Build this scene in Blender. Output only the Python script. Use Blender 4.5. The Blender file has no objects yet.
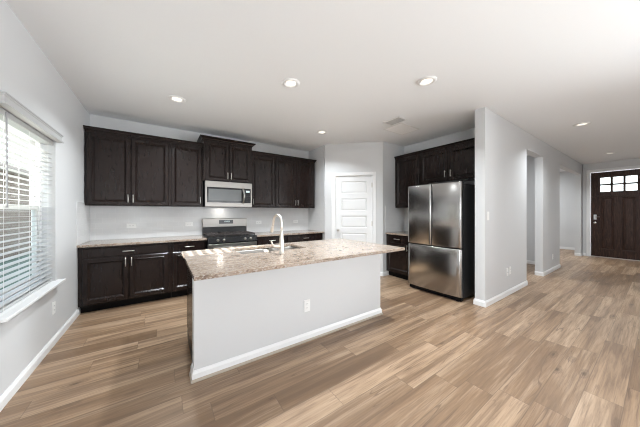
import bpy, bmesh, math, random
from mathutils import Vector, Matrix
random.seed(7)
R = math.radians
C = bpy.context.scene.collection
SC = bpy.context.scene

# ------------------------------------------------------------------ camera, world, lights, exposure
CAM_H, YAW, FPX, HZN, CEIL = 1.342, 34.1, 232.2, 212.2, 2.83
cam_data = bpy.data.cameras.new('camera')
cam = bpy.data.objects.new('camera', cam_data); C.objects.link(cam)
cam.location = (0, 0, CAM_H); cam.rotation_euler = (R(90), 0, R(-YAW))
cam_data.sensor_width = 36.0; cam_data.lens = 36.0*FPX/640.0
cam_data.shift_y = -(213.5-HZN)/640.0
cam_data.clip_start = 0.05
SC.camera = cam
SC.view_settings.view_transform = 'Standard'; SC.view_settings.look = 'None'
SC.view_settings.gamma = 1.0; SC.view_settings.use_curve_mapping = False
SC.view_settings.exposure = 0.20
SC.cycles.filter_width = 1.1; SC.cycles.use_adaptive_sampling = False

world = bpy.data.worlds.new('sky'); SC.world = world; world.use_nodes = True
wn = world.node_tree; wn.nodes.clear()
wo = wn.nodes.new('ShaderNodeOutputWorld'); wb = wn.nodes.new('ShaderNodeBackground')
wg = wn.nodes.new('ShaderNodeTexCoord'); ws = wn.nodes.new('ShaderNodeSeparateXYZ'); wr = wn.nodes.new('ShaderNodeValToRGB')
wn.links.new(wg.outputs['Generated'], ws.inputs[0]); wn.links.new(ws.outputs['Z'], wr.inputs[0])
wr.color_ramp.elements[0].position = 0.0; wr.color_ramp.elements[0].color = (0.93, 0.95, 0.97, 1)
wr.color_ramp.elements[1].position = 0.9; wr.color_ramp.elements[1].color = (0.62, 0.76, 0.97, 1)
wn.links.new(wr.outputs[0], wb.inputs[0]); wb.inputs[1].default_value = 3.6
wn.links.new(wb.outputs[0], wo.inputs[0])

def lamp(name, kind, loc, rot, energy, color=(1, 1, 1), size=None, size_y=None, spread=None):
    d = bpy.data.lights.new(name, kind); d.energy = energy; d.color = color
    if kind == 'AREA':
        if size_y is not None: d.shape = 'RECTANGLE'; d.size = size; d.size_y = size_y
        else: d.shape = 'DISK'; d.size = size
        if spread: d.spread = spread
    o = bpy.data.objects.new(name, d); C.objects.link(o); o.location = loc; o.rotation_euler = rot
    return o
# low sun entering over the neighbour's roof through the left window
sun = lamp('sun', 'SUN', (-6, 2, 5), (0, 0, 0), 54.0, (1.0, 0.96, 0.9))
sun.rotation_euler = Vector((1.0, 0.03, -0.497)).to_track_quat('-Z', 'Y').to_euler(); sun.data.angle = R(0.5)
# daylight of the left great-room window, plus two added fill lights
lamp('ceiling_fill', 'AREA', (2.4, -1.9, 0.25), (R(172), 0, 0), 22, (0.92, 0.97, 1.0), 6.4, 2.8)  # added uplight behind the camera to brighten the ceiling
lamp('side_daylight', 'AREA', (-0.90, -2.3, 1.35), (R(100), 0, R(-90)), 72, (0.92, 0.97, 1.0), 1.3, 1.4)
lamp('opposite_fill', 'AREA', (5.82, -2.3, 1.4), (R(97), 0, R(58)), 64, (0.92, 0.97, 1.0), 1.8, 1.6, R(70))  # added fill aimed across the room at the left wall

# ------------------------------------------------------------------ helpers
def link(o): C.objects.link(o); return o
def mesh_obj(name, bm, mat, parent=None, smooth=False, bevel=0.0, seg=2, loc=None):
    bmesh.ops.recalc_face_normals(bm, faces=bm.faces[:])
    me = bpy.data.meshes.new(name); bm.to_mesh(me); bm.free()
    if mat: me.materials.append(mat)
    if smooth: me.polygons.foreach_set('use_smooth', [True]*len(me.polygons))
    o = link(bpy.data.objects.new(name, me))
    if parent: o.parent = parent
    if loc: o.location = loc
    if bevel:
        m = o.modifiers.new('bevel', 'BEVEL'); m.width = bevel; m.segments = seg; m.limit_method = 'ANGLE'; m.angle_limit = R(40)
    return o
def thing(name, label, cat, loc=(0, 0, 0), rz=0.0, group=None):
    o = link(bpy.data.objects.new(name, None)); o.empty_display_size = 0.1
    o.location = loc; o.rotation_euler = (0, 0, R(rz)); o['label'] = label; o['category'] = cat
    if group: o['group'] = group
    return o
def tag(o, label, cat, group=None):
    o['label'] = label; o['category'] = cat
    if group: o['group'] = group
    return o
def struct(o, label, cat):
    o['kind'] = 'structure'; o['label'] = label; o['category'] = cat
    return o
def box(bm, x0, x1, y0, y1, z0, z1):
    vs = [bm.verts.new((x, y, z)) for x in (x0, x1) for y in (y0, y1) for z in (z0, z1)]
    for f in ((0, 1, 3, 2), (4, 6, 7, 5), (0, 4, 5, 1), (2, 3, 7, 6), (0, 2, 6, 4), (1, 5, 7, 3)):
        bm.faces.new([vs[i] for i in f])
    return vs
def bx(*boxes):
    bm = bmesh.new()
    for b in boxes: box(bm, *b)
    return bm
def tube(bm, pts, rad, n=12, cap=True):
    pts = [Vector(p) for p in pts]; rings = []
    rr = rad if isinstance(rad, (list, tuple)) else [rad]*len(pts)
    up = None
    for i, p in enumerate(pts):
        t = (pts[min(i+1, len(pts)-1)]-pts[max(i-1, 0)]).normalized()
        if up is None: up = Vector((0, 0, 1)) if abs(t.z) < 0.9 else Vector((1, 0, 0))
        a = t.cross(up).normalized(); b = a.cross(t).normalized(); up = b
        rings.append([bm.verts.new(p+a*math.cos(2*math.pi*k/n)*rr[i]+b*math.sin(2*math.pi*k/n)*rr[i]) for k in range(n)])
    for r0, r1 in zip(rings, rings[1:]):
        for k in range(n): bm.faces.new((r0[k], r0[(k+1) % n], r1[(k+1) % n], r1[k]))
    if cap: bm.faces.new(rings[0][::-1]); bm.faces.new(rings[-1])
def lathe(bm, prof, n=28, c=(0, 0, 0), axis='z'):
    rings = []
    for r, h in prof:
        ring = []
        for k in range(n):
            a = 2*math.pi*k/n
            if axis == 'z': p = (c[0]+r*math.cos(a), c[1]+r*math.sin(a), c[2]+h)
            else: p = (c[0]+r*math.cos(a), c[1]-h, c[2]+r*math.sin(a))
            ring.append(bm.verts.new(p))
        rings.append(ring)
    for r0, r1 in zip(rings, rings[1:]):
        for k in range(n): bm.faces.new((r0[k], r0[(k+1) % n], r1[(k+1) % n], r1[k]))
    bm.faces.new(rings[0][::-1]); bm.faces.new(rings[-1])
def rings_panel(bm, x0, x1, z0, z1, prof, yback):
    """front-facing (-y) panel: prof = [(inset, y)], closed at the back by a box of depth yback"""
    def ring(i, y): return [bm.verts.new(p) for p in ((x0+i, y, z0+i), (x1-i, y, z0+i), (x1-i, y, z1-i), (x0+i, y, z1-i))]
    rs = [ring(0, yback)]+[ring(i, y) for i, y in prof]
    for a, b in zip(rs, rs[1:]):
        for k in range(4): bm.faces.new((a[k], a[(k+1) % 4], b[(k+1) % 4], b[k]))
    bm.faces.new(rs[0][::-1]); bm.faces.new(rs[-1])
def loops(bm, x0, x1, yf, yb, prof, left=True, right=True):
    """moulding round the front and sides of a footprint: prof = [(outset, z)]"""
    rs = []
    for o, z in prof:
        l = o if left else 0.0; r = o if right else 0.0
        rs.append([bm.verts.new(p) for p in ((x0-l, yb, z), (x0-l, yf-o, z), (x1+r, yf-o, z), (x1+r, yb, z))])
    for a, b in zip(rs, rs[1:]):
        for k in range(4): bm.faces.new((a[k], a[(k+1) % 4], b[(k+1) % 4], b[k]))
    bm.faces.new(rs[0][::-1]); bm.faces.new(rs[-1])
def copy_tree(o, parent=None):
    c = o.copy(); C.objects.link(c)
    if parent: c.parent = parent
    for ch in list(o.children): copy_tree(ch, c)
    return c

# ------------------------------------------------------------------ materials
class N:
    def __init__(s, name):
        s.m = bpy.data.materials.new(name); s.m.use_nodes = True; s.t = s.m.node_tree
        s.b = s.t.nodes['Principled BSDF']; s.o = s.t.nodes['Material Output']
    def n(s, kind, **kw):
        d = s.t.nodes.new('ShaderNode'+kind)
        for k, v in kw.items(): setattr(d, k, v)
        return d
    def l(s, a, b): s.t.links.new(a, b)
    def val(s, x, sock):
        if hasattr(x, 'links'): s.l(x, sock)
        else: sock.default_value = x
    def math(s, op, a, b=0.0, c=None):
        d = s.n('Math', operation=op); s.val(a, d.inputs[0]); s.val(b, d.inputs[1])
        if c is not None: s.val(c, d.inputs[2])
        return d.outputs[0]
    def comb(s, x, y, z):
        d = s.n('CombineXYZ')
        for v, k in zip((x, y, z), d.inputs): s.val(v, k)
        return d.outputs[0]
    def ramp(s, f, stops, interp='LINEAR'):
        d = s.n('ValToRGB'); s.l(f, d.inputs[0]); e = d.color_ramp; e.interpolation = interp
        while len(e.elements) < len(stops): e.elements.new(0.5)
        for el, (p, c) in zip(e.elements, stops):
            el.position = p; el.color = (c, c, c, 1) if isinstance(c, float) else (*c, 1)
        return d.outputs[0]
    def mix(s, f, a, b, mode='MIX'):
        d = s.n('Mix', data_type='RGBA', blend_type=mode); s.val(f, d.inputs[0])
        for v, k in ((a, 6), (b, 7)):
            if hasattr(v, 'links'): s.l(v, d.inputs[k])
            else: d.inputs[k].default_value = (*v, 1)
        return d.outputs[2]
    def noise(s, vec, scale, detail=3.0, rough=0.5, dist=0.0):
        d = s.n('TexNoise'); d.inputs['Scale'].default_value = scale; d.inputs['Detail'].default_value = detail
        d.inputs['Roughness'].default_value = rough; d.inputs['Distortion'].default_value = dist
        if vec is not None: s.l(vec, d.inputs['Vector'])
        return d.outputs['Fac']
    def bump(s, h, strength, dist=0.01):
        d = s.n('Bump'); d.inputs['Strength'].default_value = strength; d.inputs['Distance'].default_value = dist
        s.l(h, d.inputs['Height']); s.l(d.outputs[0], s.b.inputs['Normal'])
    def coord(s): return s.n('TexCoord').outputs['Object']
def simple(name, col, rough=0.5, metal=0.0, emit=None, estr=0.0, coat=0.0, spec=None):
    k = N(name); k.b.inputs['Base Color'].default_value = (*col, 1)
    k.b.inputs['Roughness'].default_value = rough; k.b.inputs['Metallic'].default_value = metal
    k.b.inputs['Coat Weight'].default_value = coat
    if spec is not None: k.b.inputs['Specular IOR Level'].default_value = spec
    if emit: k.b.inputs['Emission Color'].default_value = (*emit, 1); k.b.inputs['Emission Strength'].default_value = estr
    return k
def paint(name, col, rough=0.6, scale=140.0, strength=0.12):
    k = simple(name, col, rough); c = k.coord(); k.bump(k.noise(c, scale, 4, 0.6), strength, 0.004); return k.m
M = {}
M['wall'] = paint('wall_paint', (0.62, 0.624, 0.63), 0.55)
M['ceiling'] = paint('ceiling_paint', (0.865, 0.88, 0.895), 0.8, 70.0, 0.25)
M['trim'] = simple('trim_white', (0.80, 0.80, 0.80), 0.35).m
M['door_white'] = simple('door_white', (0.76, 0.765, 0.77), 0.38).m
M['plastic'] = simple('white_plastic', (0.82, 0.82, 0.81), 0.35).m
M['vent_white'] = simple('bright_white_enamel', (0.97, 0.97, 0.97), 0.4).m
M['slot'] = simple('dark_slot', (0.03, 0.03, 0.03), 0.6).m
M['slat'] = simple('blind_slat', (0.46, 0.46, 0.457), 0.45).m
M['cord'] = simple('blind_cord', (0.75, 0.75, 0.73), 0.7).m
M['wand'] = simple('wand_plastic', (0.33, 0.33, 0.34), 0.3).m
M['nickel'] = simple('brushed_nickel', (0.62, 0.60, 0.57), 0.32, 1.0).m
M['chrome'] = simple('chrome', (0.78, 0.78, 0.78), 0.12, 1.0).m
M['black'] = simple('black_enamel', (0.006, 0.006, 0.0065), 0.3, spec=0.12).m
M['iron'] = simple('cast_iron', (0.03, 0.022, 0.02), 0.5).m
M['black_glass'] = simple('black_glass', (0.02, 0.02, 0.022), 0.06, spec=0.6).m
M['charcoal'] = simple('charcoal_steel', (0.016, 0.016, 0.017), 0.45).m
M['display'] = simple('display_window', (0.05, 0.055, 0.06), 0.15).m
M['digits'] = simple('display_digits', (0.4, 0.5, 0.5), 0.4, emit=(0.7, 0.85, 0.9), estr=0.5).m; M['digits'].cycles.emission_sampling = 'NONE'
M['faucet'] = simple('satin_nickel_faucet', (0.80, 0.74, 0.67), 0.30, 1.0).m
M['screen'] = simple('insect_frame', (0.72, 0.72, 0.70), 0.5).m
M['lens'] = simple('lamp_lens', (1, 1, 1), 0.4, emit=(1.0, 0.90, 0.74), estr=1.0).m; M['lens'].cycles.emission_sampling = 'NONE'
M['caulk'] = simple('shoe_moulding_beige', (0.42, 0.36, 0.30), 0.6).m

def mk_wood_cab():
    k = N('espresso_wood'); c = k.coord()
    mp = k.n('Mapping'); mp.inputs['Scale'].default_value = (14, 14, 1.4); k.l(c, mp.inputs['Vector'])
    g = k.noise(mp.outputs[0], 5.0, 4, 0.5, 0.1)
    k.l(k.ramp(g, [(0.2, (0.0115, 0.0068, 0.0058)), (0.8, (0.0165, 0.0098, 0.0083))]), k.b.inputs['Base Color'])
    k.b.inputs['Roughness'].default_value = 0.24; k.b.inputs['Specular IOR Level'].default_value = 0.33
    k.bump(g, 0.02, 0.001); return k.m
M['wood'] = mk_wood_cab()

def mk_front_door():
    k = N('mahogany_door'); c = k.coord()
    mp = k.n('Mapping'); mp.inputs['Scale'].default_value = (16, 16, 1.2); k.l(c, mp.inputs['Vector'])
    g = k.noise(mp.outputs[0], 4.0, 6, 0.65, 0.8)
    k.l(k.ramp(g, [(0.3, (0.010, 0.0045, 0.003)), (0.5, (0.032, 0.014, 0.009)), (0.72, (0.080, 0.040, 0.028))]), k.b.inputs['Base Color'])
    k.b.inputs['Roughness'].default_value = 0.34; k.b.inputs['Specular IOR Level'].default_value = 0.3; return k.m
M['mahogany'] = mk_front_door()

def mk_steel(name, col, rough):
    k = N(name); c = k.coord()
    mp = k.n('Mapping'); mp.inputs['Scale'].default_value = (1.5, 1.5, 160); k.l(c, mp.inputs['Vector'])
    g = k.noise(mp.outputs[0], 3.0, 3, 0.6)
    k.b.inputs['Base Color'].default_value = (*col, 1); k.b.inputs['Metallic'].default_value = 1.0
    k.b.inputs['Roughness'].default_value = rough; k.l(k.ramp(g, [(0.3, tuple(c*0.985 for c in col)), (0.7, col)]), k.b.inputs['Base Color']); return k.m
M['steel'] = mk_steel('stainless_steel', (0.43, 0.42, 0.41), 0.21)
M['steel_bright'] = mk_steel('stainless_trim', (0.36, 0.345, 0.325), 0.30)

def mk_granite():
    k = N('granite'); c = k.coord()
    mp = k.n('Mapping'); mp.inputs['Scale'].default_value = (0.62, 1.5, 1.0); mp.inputs['Rotation'].default_value = (0, 0, R(12)); k.l(c, mp.inputs['Vector'])
    big = k.noise(mp.outputs[0], 9.0, 5, 0.62, 1.6)
    base = k.ramp(big, [(0.30, (0.185, 0.13, 0.095)), (0.43, (0.275, 0.205, 0.155)), (0.52, (0.345, 0.27, 0.213)), (0.68, (0.42, 0.35, 0.29))])
    v = k.n('TexVoronoi'); v.inputs['Scale'].default_value = 120; k.l(mp.outputs[0], v.inputs['Vector'])
    sp = k.n('SeparateColor'); k.l(v.outputs['Color'], sp.inputs[0])
    col = k.mix(k.ramp(sp.outputs[0], [(0.84, 0.0), (0.88, 0.6)]), base, (0.13, 0.09, 0.07))
    col = k.mix(k.ramp(sp.outputs[1], [(0.80, 0.0), (0.84, 0.65)]), col, (0.48, 0.44, 0.40))
    n2 = k.noise(c, 60.0, 3, 0.6)
    col = k.mix(k.ramp(n2, [(0.33, 0.5), (0.42, 0.0)]), col, (0.18, 0.12, 0.09))
    k.l(col, k.b.inputs['Base Color']); k.b.inputs['Roughness'].default_value = 0.14; return k.m
M['granite'] = mk_granite()

def mk_tile(name, ax):
    k = N(name); c = k.coord(); s = k.n('SeparateXYZ'); k.l(c, s.inputs[0])
    b = k.n('TexBrick'); k.l(k.comb(s.outputs[ax], s.outputs[2], 0.0), b.inputs['Vector'])
    b.inputs['Scale'].default_value = 1.0; b.inputs['Brick Width'].default_value = 0.155; b.inputs['Row Height'].default_value = 0.078
    b.inputs['Mortar Size'].default_value = 0.0018; b.inputs['Mortar Smooth'].default_value = 0.2; b.inputs['Bias'].default_value = -0.3
    b.inputs['Color1'].default_value = (0.68, 0.683, 0.687, 1); b.inputs['Color2'].default_value = (0.65, 0.653, 0.657, 1); b.inputs['Mortar'].default_value = (0.73, 0.73, 0.725, 1)
    k.l(b.outputs['Color'], k.b.inputs['Base Color']); k.b.inputs['Roughness'].default_value = 0.13
    inv = k.math('SUBTRACT', 1.0, b.outputs['Fac']); k.bump(inv, 0.25, 0.002); return k.m
M['tile_x'] = mk_tile('subway_tile_back', 0)
M['tile_y'] = mk_tile('subway_tile_side', 1)

def mk_floor():
    k = N('plank_floor'); c = k.coord(); s = k.n('SeparateXYZ'); k.l(c, s.inputs[0]); X, Y = s.outputs[0], s.outputs[1]
    W, L = 0.182, 1.22
    yr = k.math('DIVIDE', k.math('ADD', Y, 20.05), W); row = k.math('FLOOR', yr); fy = k.math('FRACT', yr)
    w1 = k.n('TexWhiteNoise', noise_dimensions='1D'); k.l(row, w1.inputs['W'])
    xr = k.math('ADD', k.math('DIVIDE', k.math('ADD', X, 20.0), L), k.math('MULTIPLY', w1.outputs['Value'], 7.0))
    col = k.math('FLOOR', xr); fx = k.math('FRACT', xr)
    w2 = k.n('TexWhiteNoise', noise_dimensions='2D'); k.l(k.comb(row, col, 0.0), w2.inputs['Vector'])
    rnd = w2.outputs['Value']; sc = k.n('SeparateColor'); k.l(w2.outputs['Color'], sc.inputs[0])
    off = k.math('MULTIPLY', rnd, 37.0)
    tone = k.ramp(rnd, [(0.0, (0.21, 0.132, 0.078)), (0.35, (0.285, 0.183, 0.110)), (0.65, (0.35, 0.234, 0.147)), (1.0, (0.415, 0.29, 0.192))])
    # broad streaks along the plank
    st = k.noise(k.comb(k.math('MULTIPLY', X, 0.62), k.math('MULTIPLY', Y, 11.0), off), 1.0, 5, 0.6, 0.55)
    colr = k.mix(k.ramp(st, [(0.36, 0.7), (0.52, 0.0)]), tone, (0.145, 0.088, 0.053))
    colr = k.mix(k.ramp(st, [(0.52, 0.0), (0.70, 0.6)]), colr, (0.52, 0.385, 0.27))
    # fine grain
    gr = k.noise(k.comb(k.math('MULTIPLY', X, 3.0), k.math('MULTIPLY', Y, 75.0), off), 1.0, 5, 0.7, 0.4)
    colr = k.mix(k.ramp(gr, [(0.33, 0.62), (0.56, 0.0)]), colr, (0.15, 0.095, 0.06))
    # cathedral cracks: thin contour lines of a warped field on some planks
    cn = k.noise(k.comb(k.math('MULTIPLY', X, 0.55), k.math('MULTIPLY', Y, 7.0), k.math('ADD', off, 11.0)), 1.3, 2, 0.5, 0.15)
    ln = k.math('ABSOLUTE', k.math('SUBTRACT', k.math('FRACT', k.math('MULTIPLY', cn, 5.0)), 0.5))
    lines = k.math('MULTIPLY', k.ramp(ln, [(0.0, 0.85), (0.05, 0.0)]), k.ramp(sc.outputs[1], [(0.30, 0.0), (0.35, 0.9)]))
    brk = k.ramp(k.noise(k.comb(X, k.math('MULTIPLY', Y, 2.0), off), 2.2, 2), [(0.46, 0.0), (0.58, 0.9)])
    colr = k.mix(k.math('MULTIPLY', lines, brk), colr, (0.10, 0.06, 0.04))
    # knots
    v = k.n('TexVoronoi'); v.inputs['Scale'].default_value = 1.0; v.inputs['Randomness'].default_value = 1.0
    k.l(k.comb(k.math('MULTIPLY', X, 2.3), k.math('MULTIPLY', Y, 6.8), off), v.inputs['Vector'])
    wob = k.math('ADD', v.outputs['Distance'], k.math('MULTIPLY', k.math('SUBTRACT', gr, 0.5), 0.22))
    kn = k.math('MULTIPLY', k.ramp(wob, [(0.02, 0.95), (0.09, 0.5), (0.13, 0.2), (0.16, 0.4), (0.24, 0.0)]), k.ramp(sc.outputs[2], [(0.55, 0.0), (0.6, 1.0)]))
    colr = k.mix(kn, colr, (0.09, 0.055, 0.037))
    # seams
    ey = k.math('MULTIPLY', k.math('MINIMUM', fy, k.math('SUBTRACT', 1.0, fy)), W); ex = k.math('MULTIPLY', k.math('MINIMUM', fx, k.math('SUBTRACT', 1.0, fx)), L)
    seam = k.ramp(k.math('MINIMUM', ey, ex), [(0.0, 0.8), (0.0028, 0.0)])
    colr = k.mix(k.math('MULTIPLY', seam, 0.7), colr, (0.10, 0.07, 0.05))
    k.l(colr, k.b.inputs['Base Color'])
    k.l(k.ramp(gr, [(0.3, 0.42), (0.7, 0.34)]), k.b.inputs['Roughness']); k.b.inputs['Specular IOR Level'].default_value = 0.45
    k.bump(k.math('SUBTRACT', gr, k.math('MULTIPLY', seam, 1.5)), 0.05, 0.003); return k.m
M['floor'] = mk_floor()

def mk_glass():
    k = N('window_glass'); t = k.n('BsdfTransparent'); t.inputs[0].default_value = (0.93, 0.96, 0.95, 1)
    g = k.n('BsdfGlossy'); g.inputs['Roughness'].default_value = 0.02; mx = k.n('MixShader'); mx.inputs[0].default_value = 0.06
    k.l(t.outputs[0], mx.inputs[1]); k.l(g.outputs[0], mx.inputs[2]); k.l(mx.outputs[0], k.o.inputs[0]); return k.m
M['glass'] = mk_glass()

def mk_brick():
    k = N('brown_brick'); c = k.coord(); s = k.n('SeparateXYZ'); k.l(c, s.inputs[0])
    b = k.n('TexBrick'); k.l(k.comb(s.outputs[1], s.outputs[2], 0.0), b.inputs['Vector']); b.inputs['Scale'].default_value = 1.0
    b.inputs['Brick Width'].default_value = 0.22; b.inputs['Row Height'].default_value = 0.075; b.inputs['Mortar Size'].default_value = 0.008
    b.inputs['Color1'].default_value = (0.095, 0.062, 0.046, 1); b.inputs['Color2'].default_value = (0.14, 0.105, 0.08, 1); b.inputs['Mortar'].default_value = (0.19, 0.175, 0.155, 1)
    k.l(b.outputs['Color'], k.b.inputs['Base Color']); k.b.inputs['Roughness'].default_value = 0.9; return k.m
M['brick'] = mk_brick()
def mk_grass():
    k = N('lawn'); c = k.coord()
    k.l(k.ramp(k.noise(c, 6.0, 5, 0.7), [(0.3, (0.045, 0.08, 0.058)), (0.7, (0.09, 0.14, 0.11))]), k.b.inputs['Base Color']); k.b.inputs['Roughness'].default_value = 0.9; return k.m
M['lawn'] = mk_grass()
M['fence'] = paint('fence_wood', (0.42, 0.34, 0.26), 0.8, 30.0, 0.3)
M['shingle'] = paint('roof_shingle', (0.22, 0.19, 0.17), 0.9, 40.0, 0.4)

# ------------------------------------------------------------------ the setting
XL, YB, XS, XR = -0.917, 4.875, 2.96, 4.55          # left wall, back wall, pantry side wall, kitchen right wall
PX, PY, QX, QY = 2.96, 4.17, 3.83, 3.30             # the diagonal pantry wall runs from P to Q
HY0, HY1, XP = 1.41, 1.54, 3.773                    # hall wall faces and its free end
XF, YREAR, XROOM = 10.80, -4.2, 5.9
struct(mesh_obj('floor', bx((-1.07, 12.4, -4.4, 5.1, -0.12, 0.0)), M['floor']), 'wood plank floor running through the kitchen and hall', 'floor')
struct(mesh_obj('ceiling', bx((-1.07, 12.4, -4.4, 5.1, CEIL, CEIL+0.12)), M['ceiling']), 'white textured ceiling over the kitchen and hall', 'ceiling')

WY0, WY1, WZ0, WZ1 = 2.47, 3.515, 0.625, 2.075      # kitchen window opening
VY0, VY1 = -2.95, -1.65                             # a second window behind the camera
struct(mesh_obj('wall_left', bx(
    (XL-0.15, XL, WY1, YB+0.15, 0, CEIL), (XL-0.15, XL, VY1, WY0, 0, CEIL), (XL-0.15, XL, YREAR-0.15, VY0, 0, CEIL),
    (XL-0.15, XL, WY0, WY1, 0, WZ0), (XL-0.15, XL, WY0, WY1, WZ1, CEIL),
    (XL-0.15, XL, VY0, VY1, 0, WZ0), (XL-0.15, XL, VY0, VY1, WZ1, CEIL)), M['wall']), 'light grey wall with the window, left of the kitchen', 'wall')
struct(mesh_obj('wall_back', bx((XL, XS+0.9, YB, YB+0.15, 0, CEIL)), M['wall']), 'light grey wall behind the range and long cabinet run', 'wall')
# pantry: short side wall, diagonal wall with door opening, return wall
struct(mesh_obj('wall_pantry_side', bx((XS, XS+0.12, PY+0.05, YB, 0, CEIL)), M['wall']), 'short grey wall at the right end of the back counter', 'wall')
dl = math.hypot(QX-PX, QY-PY); DS0, DS1, DZ = 0.225, 1.03, 2.135
diag = mesh_obj('wall_pantry', bx((0, DS0, 0, 0.115, 0, CEIL), (DS1, dl, 0, 0.115, 0, CEIL), (DS0, DS1, 0, 0.115, DZ, CEIL)), M['wall'])
diag.location = (PX, PY, 0); diag.rotation_euler = (0, 0, R(-45)); struct(diag, 'diagonal grey corner wall holding the white pantry door', 'wall')
struct(mesh_obj('wall_pantry_return', bx((QX, XR+0.12, QY, QY+0.115, 0, CEIL)), M['wall']), 'grey wall between the pantry corner and the cabinets by the refrigerator', 'wall')
struct(mesh_obj('wall_right', bx((XR, XR+0.12, HY1, QY, 0, CEIL)), M['wall']), 'grey wall behind the refrigerator and its cabinets', 'wall')
OH = 2.51
struct(mesh_obj('wall_hall', bx((XP, 5.555, HY0, HY1, 0, CEIL), (5.555, 6.605, HY0, HY1, OH, CEIL), (6.605, 8.0, HY0, HY1, 0, CEIL),
    (8.0, 10.6, HY0, HY1, OH, CEIL), (10.6, XF, HY0, HY1, 0, CEIL)), M['wall']), 'long grey hall wall with two tall openings beside the refrigerator', 'wall')
FD0, FD1, FDZ = 1.245, 0.195, 2.55                  # front door opening (high y, low y, top)
struct(mesh_obj('wall_front', bx((XF, XF+0.15, FD0, HY0+0.13, 0, CEIL), (XF, XF+0.15, -1.2, FD1, 0, CEIL), (XF, XF+0.15, FD1, FD0, FDZ, CEIL)), M['wall']), 'grey entry wall holding the dark front door', 'wall')
struct(mesh_obj('wall_entry', bx((XROOM, XF+0.15, -1.32, -1.2, 0, CEIL)), M['wall']), 'grey wall on the far side of the entry hall', 'wall')
struct(mesh_obj('wall_great_room', bx((XROOM, XROOM+0.12, YREAR, -3.1, 0, CEIL), (XROOM, XROOM+0.12, -1.5, -1.32, 0, CEIL), (XROOM, XROOM+0.12, -3.1, -1.5, 0, 0.6), (XROOM, XROOM+0.12, -3.1, -1.5, 2.1, CEIL)), M['wall']), 'grey end wall of the great room', 'wall')
struct(mesh_obj('wall_rear', bx((XL, 1.0, YREAR-0.15, YREAR, 0, CEIL), (3.6, XROOM+0.12, YREAR-0.15, YREAR, 0, CEIL), (1.0, 3.6, YREAR-0.15, YREAR, 2.3, CEIL),
    (1.0, 3.6, YREAR-0.15, YREAR, 0, 0.4)), M['wall']), 'grey rear wall of the great room behind the camera', 'wall')
# rooms behind the two hall openings
struct(mesh_obj('wall_study', bx((7.92, 8.04, HY1, 4.9, 0, CEIL)), M['wall']), 'grey wall seen through the nearer hall opening', 'wall')
struct(mesh_obj('wall_flex_room', bx((12.1, 12.25, HY0, 4.9, 0, CEIL)), M['wall']), 'grey wall seen through the farther hall opening', 'wall')
struct(mesh_obj('wall_far', bx((XR+0.12, 12.25, 4.75, 4.9, 0, CEIL)), M['wall']), 'grey wall closing the rooms behind the hall', 'wall')
struct(mesh_obj('wall_flex_front', bx((XF, 12.25, HY0+0.13-0.14, HY1+0.0, 0, CEIL)), M['wall']), 'grey wall returning from the entry wall', 'wall')

def baseboard(name, runs, label, h=0.085, t=0.014, extra=None):
    bm = bmesh.new()
    for (x0, y0, x1, y1, nx, ny) in runs:            # wall line and the side it stands out to
        a, b = Vector((x0, y0)), Vector((x1, y1)); n = Vector((nx, ny))
        prof = [(0, 0), (t, 0), (t, h*0.72), (t*0.75, h*0.80), (t*0.45, h*0.93), (t*0.3, h), (0, h)]
        r0 = [bm.verts.new((a.x+n.x*o, a.y+n.y*o, z)) for o, z in prof]; r1 = [bm.verts.new((b.x+n.x*o, b.y+n.y*o, z)) for o, z in prof]
        m = len(prof)
        for k in range(m): bm.faces.new((r0[k], r0[(k+1) % m], r1[(k+1) % m], r1[k]))
        bm.faces.new(r0[::-1]); bm.faces.new(r1)
    return struct(mesh_obj(name, bm, M['trim']), label, 'baseboard')
T = 0.014; q = 0.70711
baseboard('baseboard_left', [(XL, YREAR, XL, 4.33, 1, 0)], 'white baseboard under the window')
baseboard('baseboard_hall', [(XP-T, HY0, 5.555+T, HY0, 0, -1), (XP, HY0, XP, HY1, -1, 0), (5.555, HY0, 5.555, HY1, 1, 0),
    (6.605-T, HY0, 8.0+T, HY0, 0, -1), (6.605, HY0, 6.605, HY1, -1, 0), (8.0, HY0, 8.0, HY1, 1, 0), (10.6-T, HY0, XF, HY0, 0, -1), (10.6, HY0, 10.6, HY1, -1, 0),
    (XP-T, HY1, XR, HY1, 0, 1)], 'white baseboard along the hall wall and its openings')
baseboard('baseboard_front', [(XF, FD0+0.085, XF, HY0, -1, 0), (XF, -1.2, XF, FD1-0.085, -1, 0)], 'white baseboard beside the front door')
baseboard('baseboard_study', [(7.92, HY1, 7.92, 4.75, -1, 0)], 'white baseboard seen through the nearer opening')
baseboard('baseboard_flex_room', [(12.1, HY1, 12.1, 4.75, -1, 0)], 'white baseboard seen through the farther opening')
baseboard('baseboard_pantry', [(QX-0.145*q, QY+0.145*q, QX, QY, -q, -q), (QX, QY, 4.0, QY, 0, -1), (PX, PY, PX+0.14*q, PY-0.14*q, -q, -q)], 'white baseboard at the pantry corner')

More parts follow.
